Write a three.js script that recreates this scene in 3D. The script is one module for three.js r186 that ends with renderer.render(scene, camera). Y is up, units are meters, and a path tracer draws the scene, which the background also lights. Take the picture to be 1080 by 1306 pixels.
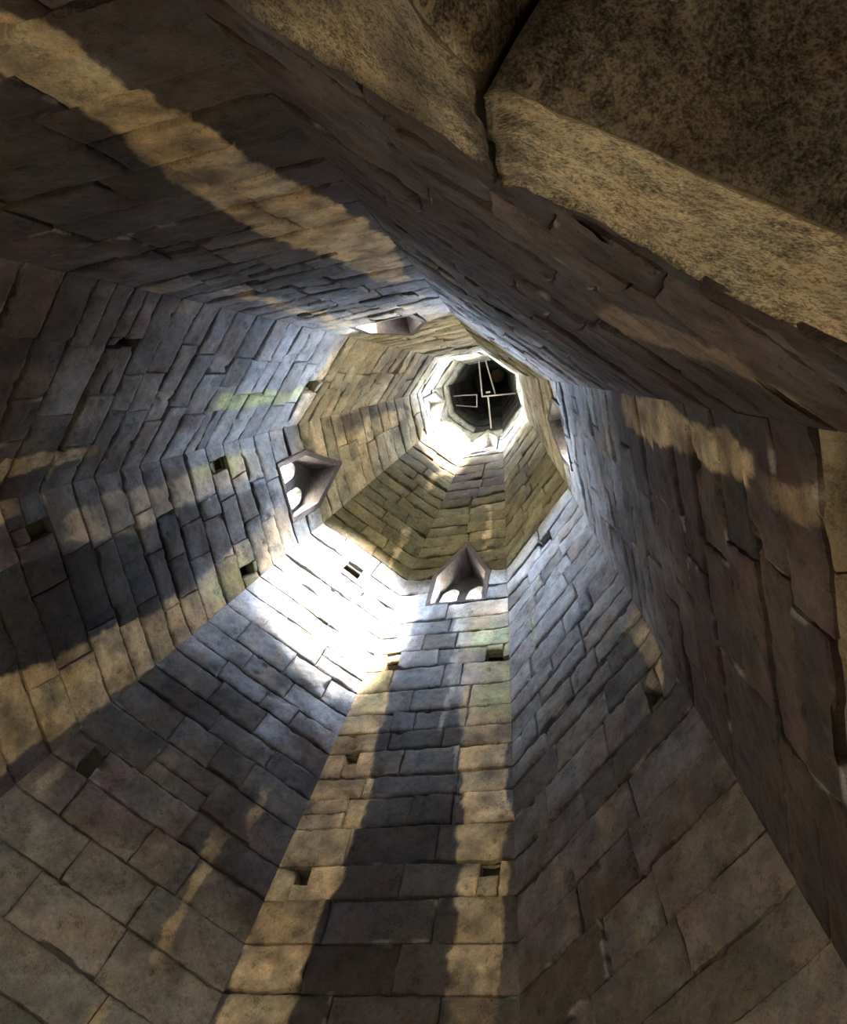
import * as THREE from 'three';
import { ImprovedNoise } from 'three/addons/math/ImprovedNoise.js';
import { mergeGeometries } from 'three/addons/utils/BufferGeometryUtils.js';

// ------------------------------------------------------------------ camera, sky, sun, exposure
const scene = new THREE.Scene();
const camera = new THREE.PerspectiveCamera(57.11, 1080 / 1306, 0.02, 200);
{
  const right = new THREE.Vector3(-0.94994672, 0.2276379, 0.2139678), up = new THREE.Vector3(-0.13581344, 0.31588023, -0.93902843);
  const back = right.clone().cross(up);
  camera.matrixAutoUpdate = true;
  camera.position.set(-2.411, 0, -1.932);
  camera.quaternion.setFromRotationMatrix(new THREE.Matrix4().makeBasis(right, up, back));
  scene.add(camera);
}
const renderer = new THREE.WebGLRenderer({ antialias: true });
renderer.toneMapping = THREE.LinearToneMapping;
renderer.toneMappingExposure = 1;
renderer.shadowMap.enabled = true;

const SKY = 430, SUN = 2200, SUN_AZ = 22, SUN_EL = 11, SUN_WIDTH = 50;
const noise = new ImprovedNoise();
const nz3 = (x, y, z) => noise.noise(x + 31.7, y + 17.3, z + 11.1);
const fbm = (x, y, z, o = 3) => { let a = 1, s = 0, t = 0; for (let i = 0; i < o; i++) { s += a * nz3(x, y, z + i * 7.7); t += a; x *= 2.03; y *= 2.03; z *= 2.03; a *= 0.5; } return s / t; };
const clamp = (x, a = 0, b = 1) => Math.min(b, Math.max(a, x));
const smooth = (a, b, x) => { const t = clamp((x - a) / (b - a)); return t * t * (3 - 2 * t); };
const lerp = (a, b, t) => a + (b - a) * t;
function rng(seed) { let s = seed >>> 0; return () => { s = (s + 0x6d2b79f5) >>> 0; let t = s; t = Math.imul(t ^ (t >>> 15), t | 1); t ^= t + Math.imul(t ^ (t >>> 7), t | 61); return ((t ^ (t >>> 14)) >>> 0) / 4294967296; }; }
{
  // a bright day: pale haze near the horizon, blue overhead, thin broken cloud
  const W = 512, H = 256, data = new Float32Array(W * H * 4);
  for (let j = 0; j < H; j++) for (let i = 0; i < W; i++) {
    const el = ((j + 0.5) / H - 0.5) * Math.PI, az = (i / W) * Math.PI * 2, up = Math.max(0, Math.sin(el)), c = Math.cos(el);
    const h = Math.pow(1 - up, 3);
    const cl = smooth(-0.05, 0.4, fbm(Math.cos(az) * c * 2.2, up * 4, Math.sin(az) * c * 2.2, 4)) * 0.55;
    let r = lerp(0.47, 0.86, h), g = lerp(0.57, 0.92, h), b = lerp(0.78, 0.99, h);
    r = lerp(r, 1.0, cl); g = lerp(g, 1.02, cl); b = lerp(b, 1.06, cl);
    const haze = 1 + 1.2 * Math.exp(-Math.max(0, el) / 0.22); r *= haze; g *= haze; b *= haze;
    if (el < 0) { r = 0.28; g = 0.28; b = 0.24; }
    data.set([r, g, b, 1], (j * W + i) * 4);
  }
  const t = new THREE.DataTexture(data, W, H, THREE.RGBAFormat, THREE.FloatType);
  t.mapping = THREE.EquirectangularReflectionMapping; t.magFilter = t.minFilter = THREE.LinearFilter; t.needsUpdate = true;
  scene.background = t; scene.environment = t;
  scene.backgroundIntensity = SKY; scene.environmentIntensity = SKY;
}
{
  const sun = new THREE.DirectionalLight(0xfff4e2, SUN);
  const az = SUN_AZ * Math.PI / 180, el = SUN_EL * Math.PI / 180;   // azimuth from north (-z) towards west (-x)
  sun.position.set(-Math.sin(az) * Math.cos(el) * 40, 8.3 + Math.sin(el) * 40, -Math.cos(az) * Math.cos(el) * 40);
  sun.target.position.set(0, 8.3, 0);
  sun.castShadow = true; sun.shadow.radius = SUN_WIDTH; sun.shadow.mapSize.set(2048, 2048);
  Object.assign(sun.shadow.camera, { left: -9, right: 9, top: 9, bottom: -12, near: 1, far: 80 });
  scene.add(sun, sun.target);
}

// ------------------------------------------------------------------ helpers
const names = {};
const numbered = (n) => { const k = names[n] = (names[n] ?? -1) + 1; return k ? n + '_' + String(k).padStart(3, '0') : n; };
function tag(o, label, category, group, kind) { o.userData.label = label; o.userData.category = category; if (group) o.userData.group = group; if (kind) o.userData.kind = kind; return o; }
function mesh(name, geometry, material, parent) { const m = new THREE.Mesh(geometry, material); m.name = name; m.castShadow = m.receiveShadow = true; parent.add(m); return m; }
function partNamer() { const c = {}; return (n) => { const k = c[n] = (c[n] ?? -1) + 1; return k ? n + '_' + String(k).padStart(3, '0') : n; }; }
function geo(pos, idx, uv, col) {
  const g = new THREE.BufferGeometry();
  g.setAttribute('position', new THREE.Float32BufferAttribute(pos, 3));
  if (uv) g.setAttribute('uv', new THREE.Float32BufferAttribute(uv, 2));
  if (col) g.setAttribute('color', new THREE.Float32BufferAttribute(col, 3));
  g.setIndex(idx); g.computeVertexNormals();
  return g;
}

// ------------------------------------------------------------------ materials
// sandstone grain: tileable value noise, colour close to white so that vertex colours give the stone its hue
function tileNoise(N, cells, seed) {
  const r = rng(seed), g = new Float32Array(cells * cells); for (let i = 0; i < g.length; i++) g[i] = r();
  const out = new Float32Array(N * N);
  for (let y = 0; y < N; y++) for (let x = 0; x < N; x++) {
    const fx = x / N * cells, fy = y / N * cells, x0 = Math.floor(fx), y0 = Math.floor(fy);
    const tx = smooth(0, 1, fx - x0), ty = smooth(0, 1, fy - y0), x1 = (x0 + 1) % cells, y1 = (y0 + 1) % cells;
    out[y * N + x] = lerp(lerp(g[y0 * cells + x0], g[y0 * cells + x1], tx), lerp(g[y1 * cells + x0], g[y1 * cells + x1], tx), ty);
  }
  return out;
}
function mixNoise(N, list) { const o = new Float32Array(N * N); for (const [c, w, s] of list) { const n = tileNoise(N, c, s); for (let i = 0; i < o.length; i++) o[i] += w * (n[i] - 0.5); } return o; }
function texture(N, fill, srgb) {
  const d = new Uint8Array(N * N * 4);
  for (let i = 0; i < N * N; i++) { const [r, g, b] = fill(i); d[i * 4] = clamp(r) * 255; d[i * 4 + 1] = clamp(g) * 255; d[i * 4 + 2] = clamp(b) * 255; d[i * 4 + 3] = 255; }
  const t = new THREE.DataTexture(d, N, N, THREE.RGBAFormat); t.wrapS = t.wrapT = THREE.RepeatWrapping; t.magFilter = THREE.LinearFilter; t.minFilter = THREE.LinearMipmapLinearFilter; t.generateMipmaps = true;
  if (srgb) t.colorSpace = THREE.SRGBColorSpace; t.needsUpdate = true; return t;
}
const TN = 1024;
const nA = mixNoise(TN, [[7, 0.35, 1], [16, 0.35, 2], [40, 0.4, 3], [110, 0.45, 4], [300, 0.5, 5]]);
const nB = mixNoise(TN, [[12, 0.5, 11], [28, 0.5, 12], [64, 0.4, 13], [170, 0.4, 14], [400, 0.35, 15]]);
const nC = mixNoise(TN, [[5, 0.6, 21], [11, 0.4, 22], [90, 0.3, 23]]);
const pit = (i) => smooth(0.2, 0.34, nB[i]);
const stoneMap = texture(TN, (i) => { const v = 0.86 + nA[i] * 0.26 - pit(i) * 0.14, h = nC[i] * 0.10; return [v + h, v, v - h]; }, true);
const stoneBump = texture(TN, (i) => { const v = 0.6 + nB[i] * 0.45 + nA[i] * 0.12 - pit(i) * 0.35; return [v, v, v]; });
const stoneRough = texture(TN, (i) => { const v = 0.9 + nA[i] * 0.15; return [v, v, v]; });
const grit = mixNoise(TN, [[9, 0.35, 31], [24, 0.35, 32], [70, 0.5, 33], [190, 0.8, 34], [420, 0.8, 35]]);
const gritMap = texture(TN, (i) => { const v = 0.82 + grit[i] * 0.55; return [v + nC[i] * 0.08, v, v - nC[i] * 0.06]; }, true), gritBump = texture(TN, (i) => { const v = 0.5 + grit[i] * 0.6; return [v, v, v]; });
const M = {
  stone: new THREE.MeshPhysicalMaterial({ specularIntensity: 0.15, vertexColors: true, map: stoneMap, bumpMap: stoneBump, bumpScale: 0.006, roughness: 1, roughnessMap: stoneRough, metalness: 0 }),
  lintel: new THREE.MeshPhysicalMaterial({ specularIntensity: 0.15, vertexColors: true, map: gritMap, bumpMap: gritBump, bumpScale: 0.0022, roughness: 1, roughnessMap: stoneRough, metalness: 0 }),
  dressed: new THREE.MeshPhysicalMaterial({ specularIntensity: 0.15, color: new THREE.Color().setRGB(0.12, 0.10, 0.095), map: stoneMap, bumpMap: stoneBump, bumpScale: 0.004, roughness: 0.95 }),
  mortar: new THREE.MeshPhysicalMaterial({ specularIntensity: 0.15, color: new THREE.Color().setRGB(0.075, 0.065, 0.055), roughness: 1 }),
  core: new THREE.MeshPhysicalMaterial({ specularIntensity: 0.15, color: new THREE.Color().setRGB(0.10, 0.085, 0.065), roughness: 1 }),
  tower: new THREE.MeshPhysicalMaterial({ specularIntensity: 0.15, color: new THREE.Color().setRGB(0.24, 0.19, 0.13), map: stoneMap, roughness: 1 }),
  tracery: new THREE.MeshPhysicalMaterial({ specularIntensity: 0.15, color: new THREE.Color().setRGB(0.06, 0.055, 0.052), map: stoneMap, bumpMap: stoneBump, bumpScale: 0.004, roughness: 0.95 }),  // darkness of the backlit screen put into its colour
  pale: new THREE.MeshPhysicalMaterial({ specularIntensity: 0.15, color: new THREE.Color().setRGB(0.34, 0.31, 0.27), map: stoneMap, bumpMap: stoneBump, bumpScale: 0.004, roughness: 0.95 }),  // dressed stone lightened for the upper lucarnes, their glare put into the colour
  iron: new THREE.MeshStandardMaterial({ color: new THREE.Color().setRGB(0.58, 0.53, 0.48), roughness: 0.6, metalness: 0.15 }),
};

// ------------------------------------------------------------------ the spire: an octagonal pyramid, apex 13 m above the camera
const TK = 0.27715, APEX = 13, T8 = Math.tan(Math.PI / 8), CA = 1 / Math.hypot(1, TK), SA = TK * CA, Q = Math.SQRT1_2;
const BASE = 3.07, TOP = 12.72, AB = TK * (APEX - BASE);
const apo = (y) => TK * (APEX - y);
// local frame of a face: x along the course, y up, z towards the axis, origin at the foot of the face
const L = (u, y, d) => [u, y - BASE - d * SA, AB - apo(y) + d * CA];

const LOW = { name: 'low', c: 0.05, w: 0.25, sill: 8.10, eave: 8.50, top: 8.94, ring: 0.05, z: 0.065, lights: 2 };
const HIGH = { name: 'high', c: 0.0, w: 0.135, sill: 10.88, eave: 11.15, top: 11.33, ring: 0.03, z: 0.05, lights: 1 };
// outline of a lucarne's opening widened by r: half width at height y, or 0
const half = (k, y, r) => {
  const s = k.sill - r * 0.6, e = k.eave, slope = (k.top - k.eave) / k.w, t = k.top + r * Math.hypot(1, slope) ;
  if (y <= s || y >= t) return 0;
  const w = k.w + r, ee = t - slope * w;
  return y <= ee ? w : (t - y) / slope;
};
const outline = (k, r) => { const slope = (k.top - k.eave) / k.w, t = k.top + r * Math.hypot(1, slope), w = k.w + r, ee = t - slope * w, s = k.sill - r * 0.6; return { s, ee, t, w }; };

const P = {   // albedo of the stones and of what has stained them (linear)
  grey: [0.175, 0.178, 0.188], slate: [0.115, 0.118, 0.122], purple: [0.108, 0.086, 0.084], olive: [0.150, 0.128, 0.098], dark: [0.024, 0.0235, 0.0235],
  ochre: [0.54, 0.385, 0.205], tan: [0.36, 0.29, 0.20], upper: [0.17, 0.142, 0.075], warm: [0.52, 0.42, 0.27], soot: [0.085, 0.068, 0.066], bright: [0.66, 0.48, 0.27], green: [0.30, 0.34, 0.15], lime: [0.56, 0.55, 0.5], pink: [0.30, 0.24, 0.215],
};
// strips down a face: colour, strength, softness, [height, from u, to u] ...
const STAIN = {
  S: [
    ['dark', 0.55, 0.06, [2.9, -0.7, 0.62], [4.4, -0.46, 0.55], [4.9, -0.43, 0.5], [5.55, -0.33, 0.45], [6.3, -0.38, 0.36], [6.7, -0.34, 0.26], [7.0, -0.1, 0.12]],
    ['slate', 0.75, 0.06, [6.6, -0.38, 0.30], [7.0, -0.36, 0.21], [7.6, -0.2, 0.13], [8.12, -0.13, 0.06]],
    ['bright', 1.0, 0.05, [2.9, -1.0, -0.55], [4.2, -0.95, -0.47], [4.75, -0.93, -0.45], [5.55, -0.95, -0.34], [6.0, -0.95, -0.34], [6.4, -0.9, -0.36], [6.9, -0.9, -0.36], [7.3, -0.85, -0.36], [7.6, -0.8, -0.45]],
    ['ochre', 0.35, 0.05, [2.9, 0.66, 0.95], [4.3, 0.58, 0.87], [4.7, 0.58, 0.86], [5.6, 0.45, 0.82]],
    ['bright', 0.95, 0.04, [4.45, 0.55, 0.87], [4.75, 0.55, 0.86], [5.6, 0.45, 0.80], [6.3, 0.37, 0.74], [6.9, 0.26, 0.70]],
    ['tan', 0.75, 0.05, [6.5, 0.33, 0.75], [7.3, 0.2, 0.72], [8.0, 0.09, 0.7]],
    ['green', 0.55, 0.08, [6.6, 0.45, 0.72], [7.3, 0.4, 0.7], [7.7, 0.2, 0.6]],
    ['green', 0.5, 0.06, [6.7, -0.66, -0.42], [7.25, -0.55, -0.38]],
    ['lime', 0.5, 0.02, [6.55, 0.14, 0.19], [7.5, 0.12, 0.2], [8.05, 0.07, 0.22]],  // whitish streaks down the face
    ['lime', 0.4, 0.02, [6.1, 0.33, 0.37], [6.9, 0.38, 0.42]],
    ['soot', 0.85, 0.1, [9.9, -0.4, 0.4], [10.7, -0.3, 0.3]],
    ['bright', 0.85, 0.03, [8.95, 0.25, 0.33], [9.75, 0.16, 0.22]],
  ],
  W: [
    ['dark', 0.75, 0.07, [4.2, -0.45, 0.26], [5.5, -0.4, 0.30], [6.25, -0.28, 0.37], [7.1, -0.25, 0.3], [7.9, -0.1, 0.06]],
    ['ochre', 0.85, 0.05, [4.2, 0.22, 0.9], [4.85, 0.25, 0.80], [5.5, 0.31, 0.82], [6.25, 0.38, 0.8], [6.7, 0.37, 0.75], [7.3, 0.3, 0.7]],
    ['tan', 0.7, 0.06, [6.7, 0.37, 0.7], [7.4, 0.25, 0.66], [8.0, 0.1, 0.55]],
    ['green', 0.5, 0.07, [6.9, 0.4, 0.7], [7.4, 0.4, 0.62]],
    ['ochre', 0.9, 0.05, [4.9, -0.95, -0.72], [5.35, -0.93, -0.75]],
    ['tan', 0.7, 0.04, [5.7, -0.62, -0.42], [5.95, -0.63, -0.34], [6.3, -0.58, -0.29], [6.9, -0.53, -0.28], [7.4, -0.5, -0.26], [7.9, -0.48, -0.24]],
    ['green', 0.45, 0.06, [7.1, -0.55, -0.4], [7.6, -0.52, -0.36]],
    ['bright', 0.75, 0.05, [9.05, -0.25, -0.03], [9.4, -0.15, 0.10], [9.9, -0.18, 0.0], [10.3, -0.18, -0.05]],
    ['soot', 0.8, 0.06, [9.0, -0.45, -0.28], [10.4, -0.28, -0.17]],
  ],
  N: [
    ['ochre', 0.9, 0.04, [2.3, -0.6, -0.32], [2.9, -0.69, -0.36], [3.35, -0.67, -0.42], [3.7, -0.70, -0.38], [4.2, -0.75, -0.29], [4.7, -0.80, -0.27], [5.4, -0.83, -0.32], [6.2, -0.74, -0.42], [6.9, -0.6, -0.45]],
    ['dark', 0.45, 0.08, [3.3, -0.45, 0.5], [4.7, -0.28, 0.5], [6.2, -0.4, 0.35], [7.6, -0.4, 0.2]],
    ['ochre', 0.6, 0.03, [6.2, 0.38, 0.5], [7.0, 0.33, 0.44], [8.0, 0.28, 0.36]],
    ['tan', 0.6, 0.1, [7.6, -0.5, 0.5], [8.4, -0.5, 0.5]],
  ],
  E: [
    ['ochre', 0.7, 0.05, [3.5, 0.86, 0.94], [3.75, 0.80, 0.96], [4.2, 0.75, 0.92], [4.7, 0.69, 0.96], [5.1, 0.64, 0.92], [5.6, 0.70, 0.86]],
    ['ochre', 0.3, 0.04, [3.05, 0.78, 0.98], [3.4, 0.74, 0.86]],
    ['dark', 0.35, 0.1, [3.6, 1.0, 1.2], [4.6, 0.9, 1.1]],
  ],
  NE: [
    ['ochre', 0.5, 0.06, [2.85, -0.98, -0.72], [3.1, -0.82, -0.56], [3.35, -0.72, -0.46], [3.7, -0.55, -0.42]],
    ['soot', 0.5, 0.2, [2.0, -1.3, 1.3], [3.0, -0.9, 0.9], [4.5, -0.4, 0.6]],
  ],
  SW: [
    ['tan', 0.7, 0.02, [6.55, -0.11, -0.03], [6.85, -0.12, -0.02], [7.0, -0.09, 0.0]],
    ['tan', 0.9, 0.02, [4.86, -0.84, -0.77], [5.0, -0.82, -0.79]],
    ['green', 0.5, 0.03, [7.1, -0.06, 0.03], [7.5, -0.08, 0.1]],
    ['ochre', 0.85, 0.02, [4.2, 0.45, 0.53], [4.6, 0.40, 0.50], [4.72, 0.38, 0.44], [4.9, 0.36, 0.48], [5.2, 0.36, 0.48]],
    ['ochre', 0.8, 0.02, [3.2, 0.36, 0.46], [3.92, 0.36, 0.46]],
    ['ochre', 0.6, 0.02, [5.5, 0.47, 0.56], [5.75, 0.48, 0.55]],
    ['dark', 0.5, 0.2, [5.9, -0.4, 0.1], [6.3, -0.5, 0.2], [6.7, -0.3, 0.1]],
    ['soot', 0.6, 0.1, [10.1, -0.4, 0.05], [10.7, -0.3, 0.3]],
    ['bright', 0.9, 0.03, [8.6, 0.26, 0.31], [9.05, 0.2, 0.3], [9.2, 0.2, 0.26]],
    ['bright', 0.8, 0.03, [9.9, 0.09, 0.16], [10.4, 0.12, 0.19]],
  ],
  SE: [
    ['green', 0.6, 0.03, [7.1, -0.36, -0.25], [7.4, -0.34, -0.26]],
    ['ochre', 0.55, 0.03, [5.4, 0.66, 0.76], [5.75, 0.68, 0.85], [6.15, 0.62, 0.8]],
  ],
  NW: [
    ['green', 0.75, 0.06, [7.1, 0.08, 0.24], [7.7, 0.06, 0.22], [8.3, 0.05, 0.19]],
    ['ochre', 0.75, 0.04, [5.0, 0.62, 0.78], [5.4, 0.5, 0.66], [5.9, 0.47, 0.56]],
    ['tan', 0.4, 0.06, [8.35, -0.1, 0.3], [9.0, -0.1, 0.3]],
  ],
};
const FACES = [   // key in the photograph (up = north), compass name, direction of the outside
  ['N', 'north', 0, -1], ['NE', 'northwest', -Q, -Q], ['E', 'west', -1, 0], ['SE', 'southwest', -Q, Q],
  ['S', 'south', 0, 1], ['SW', 'southeast', Q, Q], ['W', 'east', 1, 0], ['NW', 'northeast', Q, -Q],
];
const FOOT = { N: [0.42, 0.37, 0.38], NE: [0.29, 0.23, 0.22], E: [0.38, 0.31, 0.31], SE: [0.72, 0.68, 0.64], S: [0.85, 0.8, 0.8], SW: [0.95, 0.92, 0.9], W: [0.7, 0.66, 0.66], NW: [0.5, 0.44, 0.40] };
const TOP_SHADE = { N: 11.72, NW: 11.6, W: 11.5, SW: 11.47, S: 11.36, SE: 11.22, E: 11.2, NE: 11.3 };   // where the painted darkness of the unlit top begins
const CARDINAL = { N: 1, E: 1, S: 1, W: 1 };
function stoneColor(face, fi, u, y, tint) {
  const a = apo(y) * T8, o = fi * 9.3, s = u / a;
  const m = fbm(u * 1.7, y * 1.7, o, 3), m2 = fbm(u * 5, y * 5, o + 40, 3), m3 = fbm(u * 1.1 + 5, y * 0.5, o + 80, 2);
  const mix = (c, q, w) => { for (let i = 0; i < 3; i++) c[i] = lerp(c[i], q[i], w); };
  const c = P.olive.slice();
  const yy = y + m * 1.0;
  mix(c, P.purple, smooth(3.9, 4.7, yy) * clamp(0.85 + m3 * 1.2) );
  mix(c, P.slate, smooth(4.6, 5.9, yy + m3) * 0.85);
  mix(c, P.grey, smooth(5.6, 6.9, yy));
  mix(c, P.purple, 0.35 * smooth(0.05, 0.4, m3) * (1 - smooth(6, 7, y)));
  mix(c, P.upper, smooth(8.3, 8.65, y + m2 * 0.2));
  const m4 = fbm(u * 2.3 + 9, y * 1.6, o + 120, 3), m5 = fbm(u * 3.1, y * 2.1 + 4, o + 160, 3);   // blotches of soot and of bare brown stone
  if (y < 7.6) { mix(c, P.soot, 0.7 * smooth(0.08, 0.42, m4)); mix(c, [0.20, 0.165, 0.12], 0.55 * smooth(0.12, 0.42, m5) * (1 - smooth(6, 7.4, y))); mix(c, [0.125, 0.085, 0.088], 0.6 * smooth(0.1, 0.4, -m5)  * (1 - smooth(6, 7.4, y))); }
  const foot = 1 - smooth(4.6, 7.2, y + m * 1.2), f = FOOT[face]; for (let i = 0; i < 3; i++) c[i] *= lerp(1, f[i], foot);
  if (face === 'SW') mix(c, [0.235, 0.205, 0.165], 0.85 * (1 - smooth(4.35, 5.0, y + m * 0.9)));
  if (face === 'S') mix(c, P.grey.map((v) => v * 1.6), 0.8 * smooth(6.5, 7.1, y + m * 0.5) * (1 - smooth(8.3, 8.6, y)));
  if (face === 'SW') mix(c, P.grey.map((v) => v * 2), 0.85 * smooth(6.25, 6.75, y + m * 0.6) * (1 - smooth(8.3, 8.6, y)));   // tone set face by face, paler grey below the lucarnes
  if (face === 'W' || face === 'NW' || face === 'N' || face === 'E') mix(c, P.warm, 0.85 * smooth(8.35, 8.7, y + m2 * 0.2) * (1 - smooth(9.9, 10.8, y + m)));
  if (y > 10.5) { mix(c, P.lime, 0.65 * smooth(10.6, 10.9, y + m2 * 0.3)); mix(c, P.dark.map((v) => v * 0.7), 0.97 * smooth(-0.05, 0.05, y - TOP_SHADE[face] + m2 * 0.1)); }  // painted light: pale ring by the upper lights; above it, painted darkness
  if (y > 8.5 && y < 10.8) { mix(c, P.soot, 0.55 * smooth(0.0, 0.45, m + m3 * 0.6) * smooth(8.8, 9.6, y)); mix(c, P.tan, 0.35 * smooth(0.0, 0.4, -m)); }
  const jit = m2 * 0.07 + nz3(u * 16, y * 16, o) * 0.012 + (tint[3] ?? 0), vj = nz3(u * 9, y * 2.2, o + 3) * 0.05;
  for (const [q, w, soft, ...pts] of STAIN[face] ?? []) {
    if (y < pts[0][0] - 0.12 || y > pts[pts.length - 1][0] + 0.12) continue;
    let k = 0; while (k < pts.length - 2 && y > pts[k + 1][0]) k++;
    const t = clamp((y - pts[k][0]) / (pts[k + 1][0] - pts[k][0])), u0 = lerp(pts[k][1], pts[k + 1][1], t), u1 = lerp(pts[k][2], pts[k + 1][2], t);
    const uu = u + jit + vj * 0.5, f = soft * 0.28;
    const e = smooth(u0 - f, u0 + f, uu) * (1 - smooth(u1 - f, u1 + f, uu));
    const ends = smooth(pts[0][0] - 0.12, pts[0][0] + 0.1, y + m2 * 0.25) * (1 - smooth(pts[pts.length - 1][0] - 0.1, pts[pts.length - 1][0] + 0.12, y + m2 * 0.25));
    mix(c, P[q], e * ends * w * clamp(0.86 + m2 * 0.9));
  }
  const v = (1 + m2 * 0.6 + m * 0.4) * tint[0];
  return [Math.max(0.01, c[0] * v * tint[1]), Math.max(0.01, c[1] * v), Math.max(0.01, c[2] * v * tint[2])];
}

// one stone: corners given by two straight sides u = l(y), r(y) between y0 and y1
function stoneGeometry(face, fi, y0, y1, l, r, rand, spacing, cl, cr) {
  const wid = Math.max(r(y0) - l(y0), r(y1) - l(y1)), hei = y1 - y0;
  if (wid < 0.03 || hei < 0.03) return null;
  if (face === 'NE' && y0 < 2.7 && y1 - 0.03 < Math.max(lintelTop(l(y0)), lintelTop(r(y0)))  && y1 < lintelTop((l(y0) + r(y0)) / 2) + 0.03) return null;
  const spread = (len, s) => { const e = Math.min(0.009, len * 0.1), n = Math.max(2, Math.round((len - 2 * e) / s)), out = [0, e / len]; for (let i = 1; i < n; i++) out.push((e + (len - 2 * e) * i / n) / len); out.push(1 - e / len, 1); return out; };
  const A = spread(wid, spacing), B = spread(hei, spacing * 0.9), nx = A.length, ny = B.length;
  const g = { l: 0.001 + 0.004 * rand(), r: 0.001 + 0.004 * rand(), b: 0.001 + 0.005 * rand() * (rand() < 0.2 ? 2.2 : 1), t: 0.001 + 0.004 * rand() };
  if (cl) g.l = -0.004; if (cr) g.r = -0.004;   // the stone turns the corner of the octagon
  const push = (rand() - 0.5) * 0.022, tu = (rand() - 0.5) * 0.02, tv = (rand() - 0.5) * 0.03, seed = rand() * 50, worn = 0.35 + rand() * 1.0, gape = rand() < (face === 'NE' || face === 'NW' || face === 'N' ? 0.45 : 0.3) ? 0.012 + 0.022 * rand() : 0, gapeAt = rand() * 30, limed = rand() < 0.4 ? 1 : 0;
  const tone = 0.70 + rand() * 0.58, warm = 0.96 + rand() * 0.08, tint = [tone, warm, 2 - warm - 0.02 + rand() * 0.04, (rand() - 0.5) * 0.05], ou = rand(), ov = rand();
  const pos = [], uv = [], col = [], idx = [];
  const put = (u, y, d, c) => { pos.push(...L(u, y, d)); uv.push(u / 1.1 + ou, y / 1.1 + ov); col.push(...c); };
  const edge = (q) => smooth(0, 1, q);
  for (let j = 0; j < ny; j++) for (let i = 0; i < nx; i++) {
    const fy = B[j], fx = A[i];
    let y = lerp(y0 + g.b, y1 - g.t, fy), a = l(y) + g.l, b = r(y) - g.r, u = lerp(a, b, fx);
    if (face === 'NE' && y0 < 2.7) y = lerp(Math.min(y1 - 0.01, Math.max(y0 + g.b, lintelTop(u) - 0.02)), y1 - g.t, fy);
    const ed = Math.min(cl ? 9 : fx * wid, cr ? 9 : (1 - fx) * wid, fy * hei, (1 - fy) * hei);
    const open = gape * smooth(0.0, 0.35, nz3(u * 4.5, gapeAt, y * 2));   // an open joint under the stone
    const rag = nz3(u * 14, y * 14, seed) * 0.009 + nz3(u * 40, y * 40, seed) * 0.004;
    const onEdge = 1 - smooth(0, 0.028, ed);
    if (!cl && i < 2) u += Math.max(-0.001, rag) * worn; if (!cr && i >= nx - 2) u -= Math.max(-0.001, -rag + 0.002) * worn;
    if (j <= 1) y += open; if (j <= 1) y += Math.max(-0.001, rag + 0.003) * worn; if (j >= ny - 2) y -= Math.max(-0.001, -rag + 0.002) * worn;
    let d = push + tu * (fx - 0.5) * 2 + tv * (fy - 0.5) + fbm(u * 5, y * 5, seed, 3) * 0.017 + fbm(u * 17, y * 17, seed + 9, 2) * 0.008;
    d -= onEdge * onEdge * 0.007 * worn;
    const chip = fbm(u * 7, y * 7, seed + 20, 2); d -= smooth(0.28, 0.5, chip) * smooth(0.12, 0, ed) * 0.035 * worn;
    if ((i === 0 && !cl) || j === 0 || (i === nx - 1 && !cr) || j === ny - 1) d -= 0.006;
    if (cl || cr) d *= lerp(1, smooth(0, 0.12, cl && cr ? Math.min(fx, 1 - fx) * wid : cl ? fx * wid : (1 - fx) * wid), 0.75);
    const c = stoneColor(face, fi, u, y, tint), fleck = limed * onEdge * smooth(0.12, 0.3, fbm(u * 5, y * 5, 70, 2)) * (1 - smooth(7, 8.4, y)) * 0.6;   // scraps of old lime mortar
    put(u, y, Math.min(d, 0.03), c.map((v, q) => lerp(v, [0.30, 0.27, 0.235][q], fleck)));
  }
  for (let j = 0; j < ny - 1; j++) for (let i = 0; i < nx - 1; i++) { const p = j * nx + i; idx.push(p, p + 1, p + nx + 1, p, p + nx + 1, p + nx); }
  // sides run back into the wall
  const ring = []; for (let i = 0; i < nx; i++) ring.push(i); for (let j = 1; j < ny; j++) ring.push(j * nx + nx - 1); for (let i = nx - 2; i >= 0; i--) ring.push((ny - 1) * nx + i); for (let j = ny - 2; j > 0; j--) ring.push(j * nx);
  const n0 = pos.length / 3, back = 0.09;
  for (const k of ring) { const c = col.slice(k * 3, k * 3 + 3); for (let w = 0; w < 2; w++) { pos.push(pos[k * 3], pos[k * 3 + 1] + (w ? back * SA : 0), pos[k * 3 + 2] - (w ? back * CA : 0)); uv.push(uv[k * 2] + (w ? 0.05 : 0), uv[k * 2 + 1] + (w ? 0.04 : 0)); col.push(...c); } }
  for (let k = 0; k < ring.length; k++) { const a = n0 + k * 2, b = n0 + ((k + 1) % ring.length) * 2; idx.push(a, a + 1, b + 1, a, b + 1, b); }
  return geo(pos, idx, uv, col);
}

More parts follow.
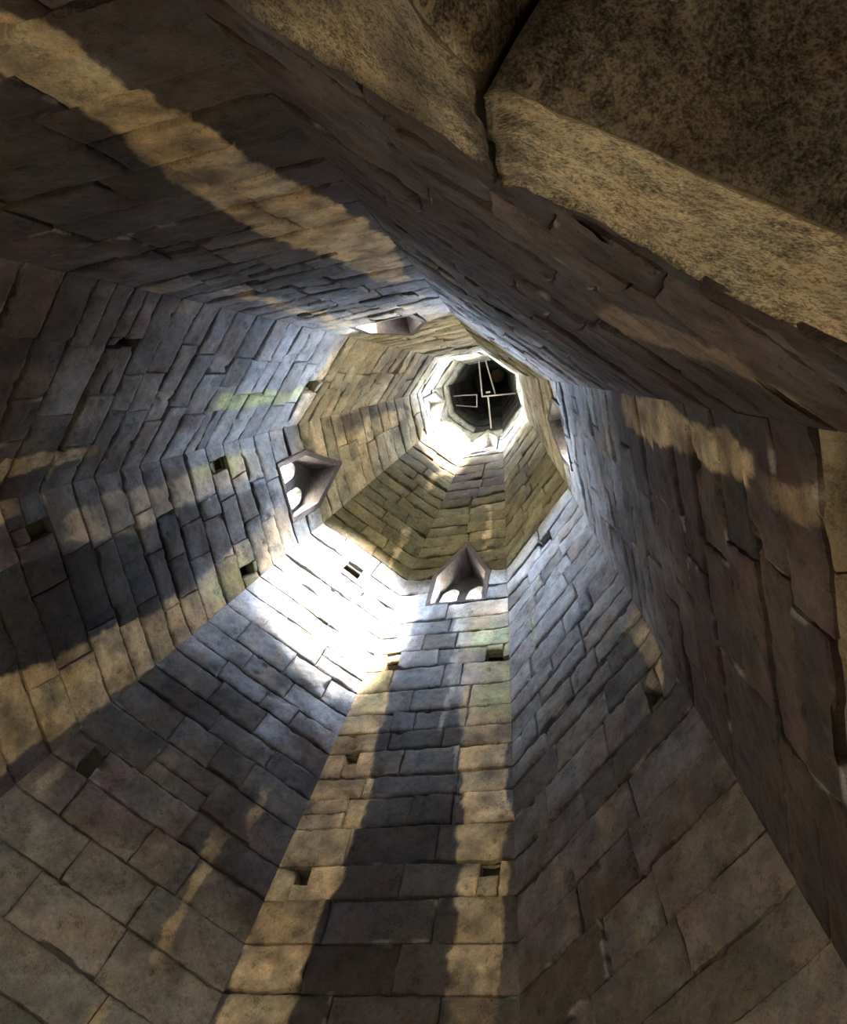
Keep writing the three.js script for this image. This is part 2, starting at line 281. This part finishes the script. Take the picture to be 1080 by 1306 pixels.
// the squinch lintel dips towards the west: the courses above it are cut to its top edge
const lintelTop = (u) => u > 0 ? 2.505 + 0.16 * u : 2.505 + 0.50 * u;
const LO = outline(LOW, LOW.ring), HI = outline(HIGH, HIGH.ring);
const ROWS = [2.0, 2.15, 2.3, 2.45, 2.6, 2.84, 3.07, 3.37, 3.68, 4.0, 4.37, 4.70, 5.02, 5.28, 5.6, 5.87, 6.07, 6.31, 6.51, 6.72, 6.98, 7.24, 7.45, 7.66, 7.86, LO.s, 8.28, LO.ee, 8.68, 8.87, LO.t];
for (let y = LO.t + 0.17; y < HI.s - 0.1; y += 0.172) ROWS.push(y);
ROWS.push(HI.s, 11.08, HI.ee, 11.36, HI.t); for (let y = HI.t + 0.14; y < TOP; y += 0.15) ROWS.push(y);
const HOLES = {   // putlog holes: [u from, u to, y from, y to]
  S: [[-0.50, -0.37, 7.24, 7.35], [0.44, 0.59, 7.24, 7.36], [0.64, 0.78, 5.17, 5.28], [-0.74, -0.62, 5.15, 5.25], [-0.62, -0.5, 6.22, 6.31]],
  W: [[-0.53, -0.42, 7.3, 7.44], [0.47, 0.58, 7.26, 7.40], [-0.66, -0.54, 5.42, 5.6]],
  N: [[-0.5, -0.38, 7.24, 7.36], [0.4, 0.53, 7.24, 7.36]], E: [[-0.5, -0.38, 7.24, 7.36], [0.4, 0.53, 7.24, 7.36]],
  SW: [[-0.07, 0.10, LO.s + 0.07, LO.s + 0.19], [-0.72, -0.61, 5.05, 5.2]], SE: [[-0.03, 0.13, LO.s + 0.08, LO.s + 0.2], [0.6, 0.72, 5.32, 5.47]],
  NW: [[0.0, 0.13, 8.3, 8.43], [-0.46, -0.38, 5.7, 5.87]], NE: [[-0.06, 0.08, LO.s + 0.07, LO.s + 0.19]],
};
const BOTTOM = { N: 2.3, NE: 2.0, NW: 2.6, E: BASE, SE: 2.84, S: 2.84, SW: 2.84, W: 2.84 };

let windows = 0;
const LOW_LOOK = { N: 'gabled two-light lucarne seen edge-on at the top of the ring, its soffit peach-lit', E: 'gabled lucarne seen as a thin sliver on the streaky purple wall', S: 'gabled two-light lucarne at the head of the wall with twin ochre streaks', W: 'gabled two-light lucarne at the head of the wall with the black streak' };
const HIGH_LOOK = { N: 'small high light glaring white above the lucarne with the peach-lit soffit', E: 'small high light almost hidden behind the streaky purple wall', S: 'small high light under the straight iron bar running to the twin-streaked wall', W: 'small high light beside the thin iron hairpin hoop' };
function buildFace([key, compass, nx, nz], fi) {
  const rand = rng(100 + fi * 77), part = partNamer();
  const wall = new THREE.Group(); wall.name = 'wall_' + compass; scene.add(wall);
  wall.position.set(nx * AB, BASE, nz * AB); wall.rotation.y = Math.atan2(-nx, -nz);
  const bottom = BOTTOM[key], lucarnes = CARDINAL[key] ? [LOW, HIGH] : [], holes = HOLES[key] ?? [];
  // stones
  for (let k = 0; k < ROWS.length; k++) {
    const y0 = ROWS[k], y1 = ROWS[k + 1] ?? TOP; if (y0 < bottom - 1e-6 || y1 - y0 < 0.04) continue;
    const ym = (y0 + y1) / 2, ex = (s) => (y) => s * (apo(y) * T8 - 0.004);
    const exL = ex(-1), exR = ex(1); let spans = [[exL, exR]];
    for (const L0 of lucarnes) {
      if (half(L0, ym, L0.ring) <= 0) continue;
      const hw = (y) => { const o = outline(L0, L0.ring), sl = (L0.top - L0.eave) / L0.w; return ym <= o.ee ? o.w : Math.max(0, (o.t - y) / sl); };
      spans = [[exL, (y) => L0.c - hw(y) - 0.002], [(y) => L0.c + hw(y) + 0.002, exR]];
    }
    const cells = [];
    for (const [l, r] of spans) {
      const a = Math.min(l(ym), l(ym)), b = r(ym), len = b - a; if (len < 0.04) continue;
      const big = y0 < 4.6 ? 0.66 : y0 < 6 ? 0.52 : y0 < 8.6 ? 0.43 : 0.36, cuts = [];
      for (const h of holes) if (h[2] >= y0 - 0.01 && h[3] <= y1 + 0.01 && h[0] > a && h[1] < b) cuts.push([h[0], h[1], h]);
      cuts.sort((p, q) => p[0] - q[0]);
      let from = a, fl = l; const pieces = [];
      for (const [c0, c1, h] of cuts) { pieces.push([from, c0, fl, () => c0]); pieces.push([c0, c1, () => c0, () => c1, h]); from = c1; fl = () => c1; }
      pieces.push([from, b, fl, r]);
      for (const [p0, p1, pl, pr, h] of pieces) {
        if (h) { if (h[2] - y0 > 0.035) cells.push([y0, h[2], pl, pr]); if (y1 - h[3] > 0.035) cells.push([h[3], y1, pl, pr]); continue; }
        const n = Math.max(1, Math.round((p1 - p0) / (big * (0.8 + 0.45 * rand())))), xs = [];
        for (let i = 1; i < n; i++) xs.push(p0 + (p1 - p0) * (i + (rand() - 0.5) * 0.55) / n);
        let left = pl; for (const x of xs) { const lean = (rand() - 0.5) * 0.03, f = (y) => x + lean * (y - ym) / (y1 - y0); cells.push([y0, y1, left, f]); left = f; } cells.push([y0, y1, left, pr]);
      }
    }
    for (const [a, b, l, r] of cells) {
      const wid = r((a + b) / 2) - l((a + b) / 2);
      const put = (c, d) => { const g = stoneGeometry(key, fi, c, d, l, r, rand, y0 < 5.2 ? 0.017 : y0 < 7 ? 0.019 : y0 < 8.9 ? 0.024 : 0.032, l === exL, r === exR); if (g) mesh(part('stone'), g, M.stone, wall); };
      if (b - a > 0.24 && wid < 0.5 && rand() < 0.16) { const m = lerp(a, b, 0.42 + 0.16 * rand()); put(a, m); put(m, b); } else put(a, b);   // now and then two thin stones in place of a tall one
    }
  }
  // mortar bed behind the stones, open at the lucarnes and holes; the thick shell behind it
  const pent = (k, r) => { const o = outline(k, r); return [[k.c - o.w, o.s], [k.c + o.w, o.s], [k.c + o.w, o.ee], [k.c, o.t], [k.c - o.w, o.ee]]; };
  const shape = (y0, y1, extra, lr, withHoles) => {
    const foot = key === 'NE' && withHoles ? [-1.2, -0.6, 0, 0.6, 1.2].map((u) => [u, lintelTop(u) - 0.03]) : [-1, 1].map((q) => [q * (apo(y0) + extra) * T8, y0]);
    const s = new THREE.Shape([...foot, ...[1, -1].map((q) => [q * (apo(y1) + extra) * T8, y1])].map((p) => new THREE.Vector2(...p)));
    for (const k of lucarnes) s.holes.push(new THREE.Path(pent(k, k.ring - lr).map((p) => new THREE.Vector2(...p))));
    if (withHoles) for (const h of holes) s.holes.push(new THREE.Path([[h[0], h[2]], [h[1], h[2]], [h[1], h[3]], [h[0], h[3]]].map((p) => new THREE.Vector2(...p))));
    return s;
  };
  const remap = (g, f) => { const p = g.attributes.position; for (let i = 0; i < p.count; i++) p.setXYZ(i, ...f(p.getX(i), p.getY(i), p.getZ(i))); g.computeVertexNormals(); return g; };
  mesh('mortar_bed', remap(new THREE.ShapeGeometry(shape(bottom, TOP, 0, 0.02, true)), (x, y) => L(x, y, -0.05)), M.mortar, wall);
  const shell = new THREE.ExtrudeGeometry(shape(Math.max(bottom, 2.3), TOP + 0.15, 0.42, 0.02, false), { depth: 0.16, bevelEnabled: false });
  mesh('wall_core', remap(shell, (x, y, z) => L(x, y, -0.34 + z)), M.core, wall);
  // lucarnes
  for (const k of lucarnes) {
    const at = new THREE.Vector3(k.c, k.sill - BASE, AB - apo(k.sill)), opening = new THREE.Group(), own = partNamer();
    opening.name = 'window_' + (++windows); opening.rotation.y = wall.rotation.y; opening.position.copy(at.clone().applyAxisAngle(new THREE.Vector3(0, 1, 0), wall.rotation.y).add(wall.position)); scene.add(opening);
    tag(opening, (k === LOW ? LOW_LOOK : HIGH_LOOK)[key], 'window', null, 'structure');
    const inner = pent(k, 0), outer = pent(k, k.ring), zs = AB - apo(k.sill) - k.z;   // local z of the tracery's inner face
    const front = (y) => AB - apo(y) + 0.004;
    const block = (p, q, name) => {   // inner edge p-q, outer edge; from the sloping wall face out to the tracery
      const ids = [p, q], pos = [], idx = [], uv = [];
      const V = [[...inner[p]], [...inner[q]], [...outer[q]], [...outer[p]]], n = 6;
      for (let w = 0; w <= n; w++) for (let e = 0; e < 4; e++) { const [u, y] = V[e], z = lerp(front(y), zs - 0.1, w / n); pos.push(u, y - BASE, z); uv.push((u + y) / 1.1 + (e > 1 ? 0.1 : 0), z / 1.1 + p * 0.2); }
      for (let w = 0; w < n; w++) for (let e = 0; e < 4; e++) { const a = w * 4 + e, b = w * 4 + (e + 1) % 4; idx.push(a, a + 4, b + 4, a, b + 4, b); }
      idx.push(0, 1, 2, 0, 2, 3); const z = n * 4; idx.push(z, z + 2, z + 1, z, z + 3, z + 2);
      const g = geo(pos, idx, uv).toNonIndexed(); g.computeVertexNormals();
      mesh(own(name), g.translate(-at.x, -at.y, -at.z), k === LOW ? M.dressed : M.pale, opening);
    };
    block(0, 1, 'sill'); block(1, 2, 'jamb'); block(2, 3, 'gable_stone'); block(3, 4, 'gable_stone'); block(4, 0, 'jamb');
    // tracery: a slab pierced by pointed lights
    const s = new THREE.Shape(pent(k, k.ring * 0.9).map((p) => new THREE.Vector2(...p)));
    const lancet = (c, w, y0, sp, ap) => { const h = new THREE.Path(); h.moveTo(c - w, y0); h.lineTo(c + w, y0); h.lineTo(c + w, sp); h.quadraticCurveTo(c + w, lerp(sp, ap, 0.7), c, ap); h.quadraticCurveTo(c - w, lerp(sp, ap, 0.7), c - w, sp); h.closePath(); s.holes.push(h); };
    if (k.lights === 2) for (const c of [-0.135, 0.135]) lancet(k.c + c, 0.088, k.sill + 0.01, k.eave - 0.06, k.eave + 0.10);
    else lancet(k.c, k.w * 0.82, k.sill + 0.01, k.eave - 0.02, k.top - 0.06);
    const g = new THREE.ExtrudeGeometry(s, { depth: 0.09, bevelEnabled: true, bevelSize: 0.006, bevelThickness: 0.006, bevelSegments: 1, curveSegments: 8 });
    remap(g, (x, y, z) => [x, y - BASE, zs - 0.1 + z]);
    { const p = g.attributes.position, uv = []; for (let i = 0; i < p.count; i++) uv.push(p.getX(i) / 1.1, p.getY(i) / 1.1); g.setAttribute('uv', new THREE.Float32BufferAttribute(uv, 2)); }
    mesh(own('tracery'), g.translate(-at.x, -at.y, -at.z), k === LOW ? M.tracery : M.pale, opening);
  }
  const look = {
    N: 'stone spire wall with a broad ochre streak, rising to the lucarne beside the squinch lintel', NE: 'steep dark spire wall of thin rough courses directly above the squinch lintel', E: 'dark purple spire wall with one ochre blotch at its foot',
    SE: 'spire wall of long slanting grey courses, no streaks, right of the twin ochre streaks', S: 'spire wall with two ochre streaks either side of a dark one below its lucarne', SW: 'spire wall whose top is whited out by sun round a putlog hole', W: 'spire wall with a black streak between two ochre ones below its lucarne',
    NW: 'blue-grey spire wall with a green lichen patch below a small putlog hole',
  }[key];
  tag(wall, look, 'wall', null, 'structure');
}
FACES.forEach(buildFace);

// capstone closing the top of the spire
{
  const pts = [...Array(8)].map((_, i) => { const a = Math.PI / 8 + i * Math.PI / 4; return new THREE.Vector2(Math.cos(a) * 0.5, Math.sin(a) * 0.5); });
  const g = new THREE.ExtrudeGeometry(new THREE.Shape(pts), { depth: 0.35, bevelEnabled: true, bevelSize: 0.02, bevelThickness: 0.02, bevelSegments: 2 });
  g.rotateX(-Math.PI / 2); g.translate(0, TOP - 0.02, 0);
  tag(mesh('ceiling', g, M.core, scene), 'dark capstone closing the top of the spire above the iron bars', 'capstone', null, 'structure');
}

// ------------------------------------------------------------------ the squinch: two great lintel stones meeting over the tower's corner
{
  const squinch = new THREE.Group(); squinch.name = 'squinch'; scene.add(squinch);
  squinch.position.set(-Q * 3, 1.7, -Q * 3); squinch.rotation.y = Math.atan2(Q, Q);
  // local: x along the lintel, y up, z towards the axis; profile points (distance from the axis, height)
  const stone = (u0, u1, prof, seed, colour, name) => {
    const n = Math.round((u1 - u0) / 0.022), pos = [], uv = [], col = [], idx = [];
    const p0 = prof(0); const steps = [];
    for (let e = 0; e < p0.length - 1; e++) { const len = Math.hypot(p0[e + 1][0] - p0[e][0], p0[e + 1][1] - p0[e][1]), m = Math.max(1, Math.round(len / 0.022)); for (let i = 0; i < m; i++) steps.push([e, i / m]); }
    steps.push([p0.length - 2, 1]);
    for (let i = 0; i <= n; i++) {
      const u = lerp(u0, u1, i / n), p = prof(u); let len = 0;
      for (const [e, t] of steps) {
        let a = lerp(p[e][0], p[e + 1][0], t), y = lerp(p[e][1], p[e + 1][1], t); const dx = p[e + 1][0] - p[e][0], dy = p[e + 1][1] - p[e][1], l = Math.hypot(dx, dy);
        const endw = Math.min(i, n - i) * 0.022, r = fbm(u * 6, a * 6 + y * 6, seed, 3) * 0.022 + fbm(u * 30, (a - y) * 30, seed + 5, 2) * 0.006 - 0.03 * (1 - smooth(0, 0.05, endw + nz3(a * 12, y * 12, seed) * 0.02));
        let k = r; if (e === 1) k -= 0.012 * (1 - smooth(0, 0.12, Math.min(t, 1 - t) * 4)) ;
        a -= k * (dy / l) * -1 * -1; y += k * (dx / l) * -1;
        pos.push(u, y - 1.7, 3 - a); uv.push(u / 1.1 + seed, (e * 0.3 + t * l) / 1.1 + y * 0.1); col.push(...colour(u, a, y, e));
      }
    }
    const m = steps.length;
    for (let i = 0; i < n; i++) for (let j = 0; j < m - 1; j++) { const a = i * m + j; idx.push(a, a + 1, a + m + 1, a, a + m + 1, a + m); }
    for (const i of [0, n]) { const c = pos.length / 3; pos.push(pos[i * m * 3], 0.55, -0.5); uv.push(0, 0); col.push(0.1, 0.08, 0.06); for (let j = 0; j < m - 1; j++) i ? idx.push(c, i * m + j, i * m + j + 1) : idx.push(c, i * m + j + 1, i * m + j); }
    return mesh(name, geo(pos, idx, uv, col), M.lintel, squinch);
  };
  const T = (u) => apo(lintelTop(u)) + 0.0;
  const shade = (base, s) => (u, a, y, e) => {
    const m = fbm(u * 2.2, a * 3 + y * 3, s, 3), k = fbm(u * 8, a * 8 - y * 8, s + 4, 3), sp = nz3(u * 45, (a + y) * 45, s) * 0.25;
    const soot = e === 2 ? 0.0 : 0, crack = 0.55 * (1 - smooth(0.02, 0.12, Math.abs(u) + k * 0.08));  // this factor stays nil; underside shade is painted in the base colours
    const v = (1 + m * 0.5 + k * 0.6 + sp) * (1 - crack) * (1 - soot);
    return base(u, a, y, e).map((c) => Math.max(0.01, c * v));
  };
  const B = (u) => lerp(3.063, 3.183, clamp(-u / 0.663, 0, 2));
  stone(-1.45, -0.006, (u) => [[T(u) + 0.16, lintelTop(u) + 0.25], [T(u), lintelTop(u)], [B(u), 1.7], [3.75, 1.7], [3.9, 2.6]], 3.3, shade((u, a, y, e) => e >= 2 ? [0.085, 0.066, 0.043] : [0.32, 0.24, 0.14], 1), 'lintel_stone');  // same stone throughout; shade of the underside put into its darker colour
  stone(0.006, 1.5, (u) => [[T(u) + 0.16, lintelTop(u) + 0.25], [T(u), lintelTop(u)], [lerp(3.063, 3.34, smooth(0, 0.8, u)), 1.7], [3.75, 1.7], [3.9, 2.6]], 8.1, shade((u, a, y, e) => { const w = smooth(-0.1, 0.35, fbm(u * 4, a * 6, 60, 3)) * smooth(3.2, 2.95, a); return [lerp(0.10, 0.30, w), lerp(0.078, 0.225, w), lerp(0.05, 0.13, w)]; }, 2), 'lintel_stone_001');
  tag(squinch, 'two pale gritty lintel stones meeting at a crack across the corner overhead', 'squinch', null, 'structure');
}

// ------------------------------------------------------------------ ledge stones along the foot of the west face
{
  const ledge = new THREE.Group(); ledge.name = 'trim_1'; scene.add(ledge); ledge.position.set(-2.98, 3.05, 0); ledge.rotation.y = Math.PI / 2;
  const rand = rng(5150); let u = -1.75; const part = partNamer();
  while (u < 1.7) {
    const w = 0.42 + rand() * 0.35, u1 = Math.min(1.75, u + w), seed = rand() * 40, n = Math.round((u1 - u) / 0.03), m = 16, pos = [], uv = [], col = [], idx = [];
    for (let i = 0; i <= n; i++) for (let j = 0; j <= m; j++) {
      const x = lerp(u + 0.004, u1 - 0.004, i / n), z = lerp(0.21, -0.3, j / m);
      const e = Math.min(i, n - i, j) * 0.03, y = fbm(x * 6, z * 6, seed, 3) * 0.02 + 0.012 * (1 - smooth(0, 0.05, e)) + (j === 0 ? 0.1 : 0), k = 1 + fbm(x * 5, z * 5, seed, 3) * 0.7;
      pos.push(x, y, z); uv.push(x / 1.1 + seed, z / 1.1); col.push(0.15 * k, 0.115 * k, 0.07 * k);
    }
    for (let i = 0; i < n; i++) for (let j = 0; j < m; j++) { const a = i * (m + 1) + j; idx.push(a, a + m + 2, a + 1, a, a + m + 1, a + m + 2); }
    mesh(part('ledge_stone'), geo(pos, idx, uv, col), M.stone, ledge);
    u = u1;
  }
  tag(ledge, 'brown ledge course below the foot of the dark purple wall', 'ledge', null, 'structure');
}

// ------------------------------------------------------------------ the tower below: walls with unseen openings added and sized for light from below, floor, wall plate
{
  const IN = 2.99, OUT = 3.45, F = -1.55;
  const wallShape = (w, y0, y1, open) => { const s = new THREE.Shape([[-w, y0], [w, y0], [w, y1], [-w, y1]].map((p) => new THREE.Vector2(...p))); for (const [u0, u1, a, b] of open) s.holes.push(new THREE.Path([[u0, a], [u1, a], [u1, b], [u0, b]].map((p) => new THREE.Vector2(...p)))); return s; };
  const opens = { south: [], east: [[-0.4, 0.1, F, 0.1]], north: [[-0.35, 0.4, -0.2, 0.5]], west: [[-0.5, 0.15, -0.2, 0.5]] };
  for (const [compass, nx, nz] of [['north', 0, -1], ['east', 1, 0], ['south', 0, 1], ['west', -1, 0]]) {
    const g = new THREE.ExtrudeGeometry(wallShape(OUT, F, 3.4, opens[compass]), { depth: OUT - IN, bevelEnabled: false });
    g.translate(0, -F, -(OUT - IN));
    const m = mesh('wall_tower_' + compass, g, M.tower, scene); m.position.set(nx * IN, F, nz * IN); m.rotation.y = Math.atan2(-nx, -nz);
    tag(m, 'plain ' + compass + ' wall of the square tower under the spire', 'wall', null, 'structure');
  }
  const fl = new THREE.BoxGeometry(OUT * 2, 0.2, OUT * 2); fl.translate(0, -0.1, 0);
  const f = mesh('floor', fl, M.tower, scene); f.position.y = F; tag(f, 'stone floor of the tower', 'floor', null, 'structure');
  // wall plate: a slab with the octagon cut out of it, on top of the tower walls
  const s = new THREE.Shape([[-OUT, -OUT], [OUT, -OUT], [OUT, OUT], [-OUT, OUT]].map((p) => new THREE.Vector2(...p)));
  const R = (AB + 0.03) / Math.cos(Math.PI / 8);
  s.holes.push(new THREE.Path([...Array(8)].map((_, i) => { const a = Math.PI / 8 + i * Math.PI / 4; return new THREE.Vector2(Math.cos(a) * R, Math.sin(a) * R); })));
  const g = new THREE.ExtrudeGeometry(s, { depth: 0.3, bevelEnabled: false }); g.rotateX(-Math.PI / 2);
  const p = mesh('trim_2', g, M.tower, scene); p.position.y = BASE + 0.06; tag(p, 'stone wall plate under the foot of the spire', 'wall plate', null, 'structure');
}

// ------------------------------------------------------------------ iron bars across the spire below the capstone
{
  const flat = (points, w, h) => {   // a flat bar bent at its corners
    const parts = [];
    for (let i = 0; i < points.length - 1; i++) {
      const a = new THREE.Vector3(points[i][0], points[i][2] ?? 0, points[i][1]), b = new THREE.Vector3(points[i + 1][0], points[i + 1][2] ?? 0, points[i + 1][1]), d = b.clone().sub(a);
      const s = new THREE.Shape(); const e = 0.003; s.moveTo(-w / 2 + e, -h / 2); s.lineTo(w / 2 - e, -h / 2); s.lineTo(w / 2, -h / 2 + e); s.lineTo(w / 2, h / 2 - e); s.lineTo(w / 2 - e, h / 2); s.lineTo(-w / 2 + e, h / 2); s.lineTo(-w / 2, h / 2 - e); s.lineTo(-w / 2, -h / 2 + e); s.closePath();
      const g = new THREE.ExtrudeGeometry(s, { depth: d.length() + w * 0.5, bevelEnabled: false }); g.translate(0, 0, -w * 0.25);
      g.applyMatrix4(new THREE.Matrix4().lookAt(b, a, new THREE.Vector3(0, 1, 0)).setPosition(a)); parts.push(g);
    }
    return mergeGeometries(parts);
  };
  const bar = (name, points, w, h, y, label, cat) => { const m = mesh(numbered(name), flat(points, w, h), M.iron, scene); m.position.set(0, y, 0); tag(m, label, cat, 'iron bars under the capstone'); return m; };
  bar('iron_bracket', [[-0.015, -0.42], [0.035, 0.06], [-0.47, 0.10]], 0.018, 0.013, 11.6, 'pale L-shaped iron bar reaching two walls below the dark spire top', 'iron bar');
  bar('iron_stay', [[-0.09, -0.42], [-0.13, 0.055]], 0.017, 0.012, 11.618, 'straight pale iron bar slanting onto the long arm of the L-shaped bar', 'iron bar');
  bar('iron_rod', [[-0.04, 0.075], [-0.032, 0.47, -0.16]], 0.018, 0.013, 11.585, 'straight pale iron bar running down to the wall with the twin streaks', 'iron bar');
  bar('iron_hairpin', [[0.46, -0.012], [0.25, 0.005], [0.10, 0.026], [0.13, 0.178], [0.25, 0.15], [0.48, 0.09]], 0.013, 0.010, 11.6, 'thin iron hairpin hoop reaching in from one wall below the spire top', 'iron bar');
  const pl = mesh(numbered('iron_plate'), (() => { const g = new THREE.BoxGeometry(0.055, 0.012, 0.022); return g; })(), M.iron, scene); pl.position.set(-0.045, 11.628, 0.024); tag(pl, 'small iron plate lying beside the crossing of the bars', 'iron plate');
}
renderer.render(scene, camera);
